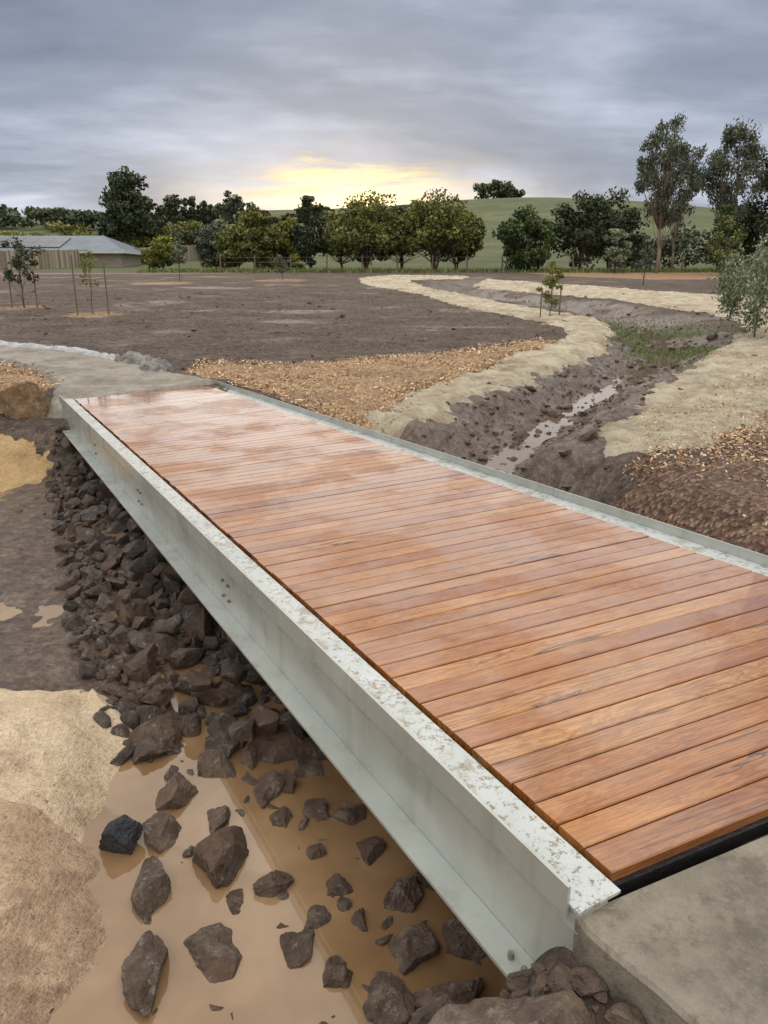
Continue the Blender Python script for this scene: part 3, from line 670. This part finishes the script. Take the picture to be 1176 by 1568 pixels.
mb=MB();rn=[];k=0;s=0
while s<Lf:
    p=A+d*s;z=float(T(p[0],p[1]));hh=1.85+rng.normal(0,.02)
    mb.box((p[0],p[1],z+hh/2),(d[0]*.07,d[1]*.07,0),(n2[0]*.01,n2[1]*.01,0),(0,0,hh/2));rn+=[rng.random()]*6
    if k%16==0:
        mb.box((p[0]+n2[0]*.07,p[1]+n2[1]*.07,z+.95),(d[0]*.05,d[1]*.05,0),(n2[0]*.05,n2[1]*.05,0),(0,0,.98));rn+=[.1]*6
    k+=1;s+=.155
mb.out('timber_paling_fence',M_pal,rnd=rn)
ho=empty('suburban_house');z=2.3
M_wall=simple('house_wall',(.30,.25,.20),.85);M_roof=N('metal_roof')
wv=M_roof.n('ShaderNodeTexWave',{'Vector':M_roof.mp((1,1,1)),'Scale':1.6},wave_type='BANDS').outputs['Fac']
M_roof=M_roof.fin(M_roof.ramp(M_roof.noise(.6,3,.5),[(.3,(.11,.14,.17)),(.7,(.17,.205,.24))]),.45,M_roof.bump(wv,.03,.6),Metallic=.2)
M_pan=simple('solar_glass',(.012,.018,.04),.2,.2,2,.0);M_gl=simple('window_glass',(.03,.04,.05),.1,.1,2,0.);M_wh=simple('white_trim',(.55,.56,.57),.5)
xL,xR,yF,yB=-62,-28.5,86,98;he=2.15
mb=MB();mb.box(((xL+xR)/2,(yF+yB)/2,z+he/2-.3),((xR-xL)/2-.6,0,0),(0,(yB-yF)/2-.6,0),(0,0,he/2+.3));mb.out('walls',M_wall,ho)
ze=z+he-.15;zr=ze+1.95;hx=4.2;ym=(yF+yB)/2
mk('roof',[(xL,yF,ze),(xR,yF,ze),(xR,yB,ze),(xL,yB,ze),(xL+hx,ym,zr),(xR-hx,ym,zr)],[(0,1,5,4),(1,2,5),(2,3,4,5),(3,0,4),(3,2,1,0)],M_roof,ho)
mb=MB();mb.box(((xL+xR)/2,yF-.06,ze-.05),((xR-xL)/2,0,0),(0,.05,0),(0,0,.12));mb.box((xR+.06,ym,ze-.05),(.05,0,0),(0,(yB-yF)/2,0),(0,0,.12));mb.out('gutter',M_wh,ho)
sl=np.array([0,(ym-yF),zr-ze]);sl/=np.linalg.norm(sl);nn=np.array([0,-sl[2],sl[1]])
mb=MB()
for i in range(9):
    for j in range(2):
        mb.box(np.array([-51+i*1.75,yF,ze])+sl*(2.4+j*1.9)+nn*.06,(.86,0,0),sl*.93,nn*.03)
mb.out('solar_panels',M_pan,ho)
mb=MB()
for x in(-58,-50,-42,-35): mb.box((x,yF+.58,z+1.2),(.9,0,0),(0,.03,0),(0,0,.55))
mb.out('windows',M_gl,ho)
n=8000
x=rng.normal(7.0,1.0,n);y=rng.normal(18.8,3.6,n)
k=fbm(x*.9,y*.9,4,50)>-.15;x=x[k];y=y[k]
x2=rng.uniform(-18,28,9000);y2=rng.uniform(56.5,60,9000);x=np.r_[x,x2];y=np.r_[y,y2];n=len(x);z=T(x,y)
hh=rng.uniform(.03,.08,n)*np.where(y>50,4,1);a=rng.uniform(0,6.28,n);ww=hh*.18
c=np.stack([x,y,z],1);dx=np.stack([np.cos(a)*ww,np.sin(a)*ww,0*a],1);tp=c+np.stack([rng.normal(0,.4,n)*hh,rng.normal(0,.4,n)*hh,hh],1)
mk('grass',np.stack([c-dx,c+dx,tp],1).reshape(-1,3),np.arange(3*n).reshape(-1,3),leafm('grass_blades',(.07,.10,.02),(.14,.18,.04),(.25,.28,.09)),rnd=rng.random(n))

# ------------------------------------------------------------ sky
W=bpy.data.worlds.new("World");S.world=W;W.use_nodes=True
t=W.node_tree;t.nodes.clear()
class WN(N):
    def __init__(s,t): s.t=t;s.tc=t.nodes.new('ShaderNodeTexCoord')
q=WN(t)
SE,SA=math.radians(8),math.radians(-2.4)
sky=q.n('ShaderNodeTexSky',sky_type='NISHITA',sun_disc=False,sun_elevation=SE,sun_rotation=SA)
veil=q.n('ShaderNodeVectorMath',{0:sky.outputs[0],'Scale':.06},operation='SCALE').outputs[0]  # thick cloud lets little clear-sky light through
bg1=q.n('ShaderNodeBackground',{'Color':veil,'Strength':.08})
g=q.tc.outputs['Generated'];sp=q.n('ShaderNodeSeparateXYZ',{0:g});x,y,z=sp.outputs
zz=q.math('ADD',q.math('MAXIMUM',z,0.),.10)
cv=q.n('ShaderNodeCombineXYZ',{'X':q.math('DIVIDE',x,zz),'Y':q.math('DIVIDE',y,zz),'Z':0.}).outputs[0]
n1=q.noise(.55,4,.55,q.mp((1,.8,1),cv,loc=(3.2,1.1,0)),dist=.4)
n2=q.noise(2.6,5,.6,q.mp((.6,1,1),cv))
nn_=q.math('ADD',q.math('MULTIPLY',n1,.72),q.math('MULTIPLY',n2,.28))
low=q.n('ShaderNodeMapRange',{'Value':z,'From Min':0.,'From Max':.30,'To Min':.11,'To Max':-.04}).outputs[0]
cl=q.ramp(q.math('ADD',nn_,low),[(.36,(.190,.235,.330)),(.5,(.29,.340,.445)),(.6,(.45,.505,.63)),(.74,(.74,.79,.89))])
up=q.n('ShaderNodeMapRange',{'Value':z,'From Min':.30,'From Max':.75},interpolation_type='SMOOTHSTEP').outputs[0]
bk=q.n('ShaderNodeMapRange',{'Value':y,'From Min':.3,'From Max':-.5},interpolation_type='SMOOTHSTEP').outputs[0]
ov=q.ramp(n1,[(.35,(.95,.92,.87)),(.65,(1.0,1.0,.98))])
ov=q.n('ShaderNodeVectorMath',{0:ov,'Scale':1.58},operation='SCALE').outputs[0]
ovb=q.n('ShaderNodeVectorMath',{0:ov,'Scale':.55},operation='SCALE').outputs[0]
cl=q.mix(bk,cl,ovb);cl=q.mix(up,cl,ov)  # sky overhead and behind the camera, out of view, brightened to light the ground
az=q.math('DIVIDE',x,q.math('MAXIMUM',y,.05))
def gauss(a0,sa,e0,se,wob):
    e=q.math('DIVIDE',q.math('SUBTRACT',q.math('ADD',z,wob),e0),se);a=q.math('DIVIDE',q.math('SUBTRACT',az,a0),sa)
    r2=q.math('ADD',q.math('MULTIPLY',e,e),q.math('MULTIPLY',a,a))
    return q.math('MULTIPLY',q.math('POWER',2.718,q.math('MULTIPLY',r2,-1.)),q.math('GREATER_THAN',y,0.))
wob=q.math('MULTIPLY',q.math('SUBTRACT',n2,.5),.14)
g1=gauss(-.035,.065,.100,.019,wob);g2=gauss(-.055,.17,.090,.032,wob);g3=gauss(-.04,.42,.07,.10,wob)
def addc(a,f,c,k):
    cc=q.n('ShaderNodeVectorMath',{0:c,'Scale':q.math('MULTIPLY',f,k)},operation='SCALE').outputs[0]
    return q.n('ShaderNodeVectorMath',{0:a,1:cc},operation='ADD').outputs[0]
cl=addc(cl,g3,(1,.88,.70),.07);cl=addc(cl,g2,(1,.56,-.15),.55);cl=addc(cl,g1,(1,.70,.12),1.0)
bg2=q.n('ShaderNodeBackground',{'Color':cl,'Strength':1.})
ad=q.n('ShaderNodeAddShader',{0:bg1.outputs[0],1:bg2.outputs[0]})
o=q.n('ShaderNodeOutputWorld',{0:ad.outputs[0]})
sd=bpy.data.lights.new('sun','SUN');sd.energy=.5;sd.angle=math.radians(60);sd.color=(1,.84,.62)
so=bpy.data.objects.new('sun',sd);S.collection.objects.link(so)
SE2=math.radians(14)
dv=Vector((math.sin(SA)*math.cos(SE2),math.cos(SA)*math.cos(SE2),math.sin(SE2)))
so.rotation_euler=(-dv).to_track_quat('-Z','Y').to_euler()
cd=bpy.data.cameras.new('camera');co=bpy.data.objects.new('camera',cd);S.collection.objects.link(co)
cd.sensor_fit='VERTICAL';cd.sensor_height=24;cd.lens=24*1132/1568;cd.clip_end=6000;cd.clip_start=.05
co.location=(0,0,1.6);co.rotation_euler=(math.radians(90-17.6),0,0)
S.camera=co
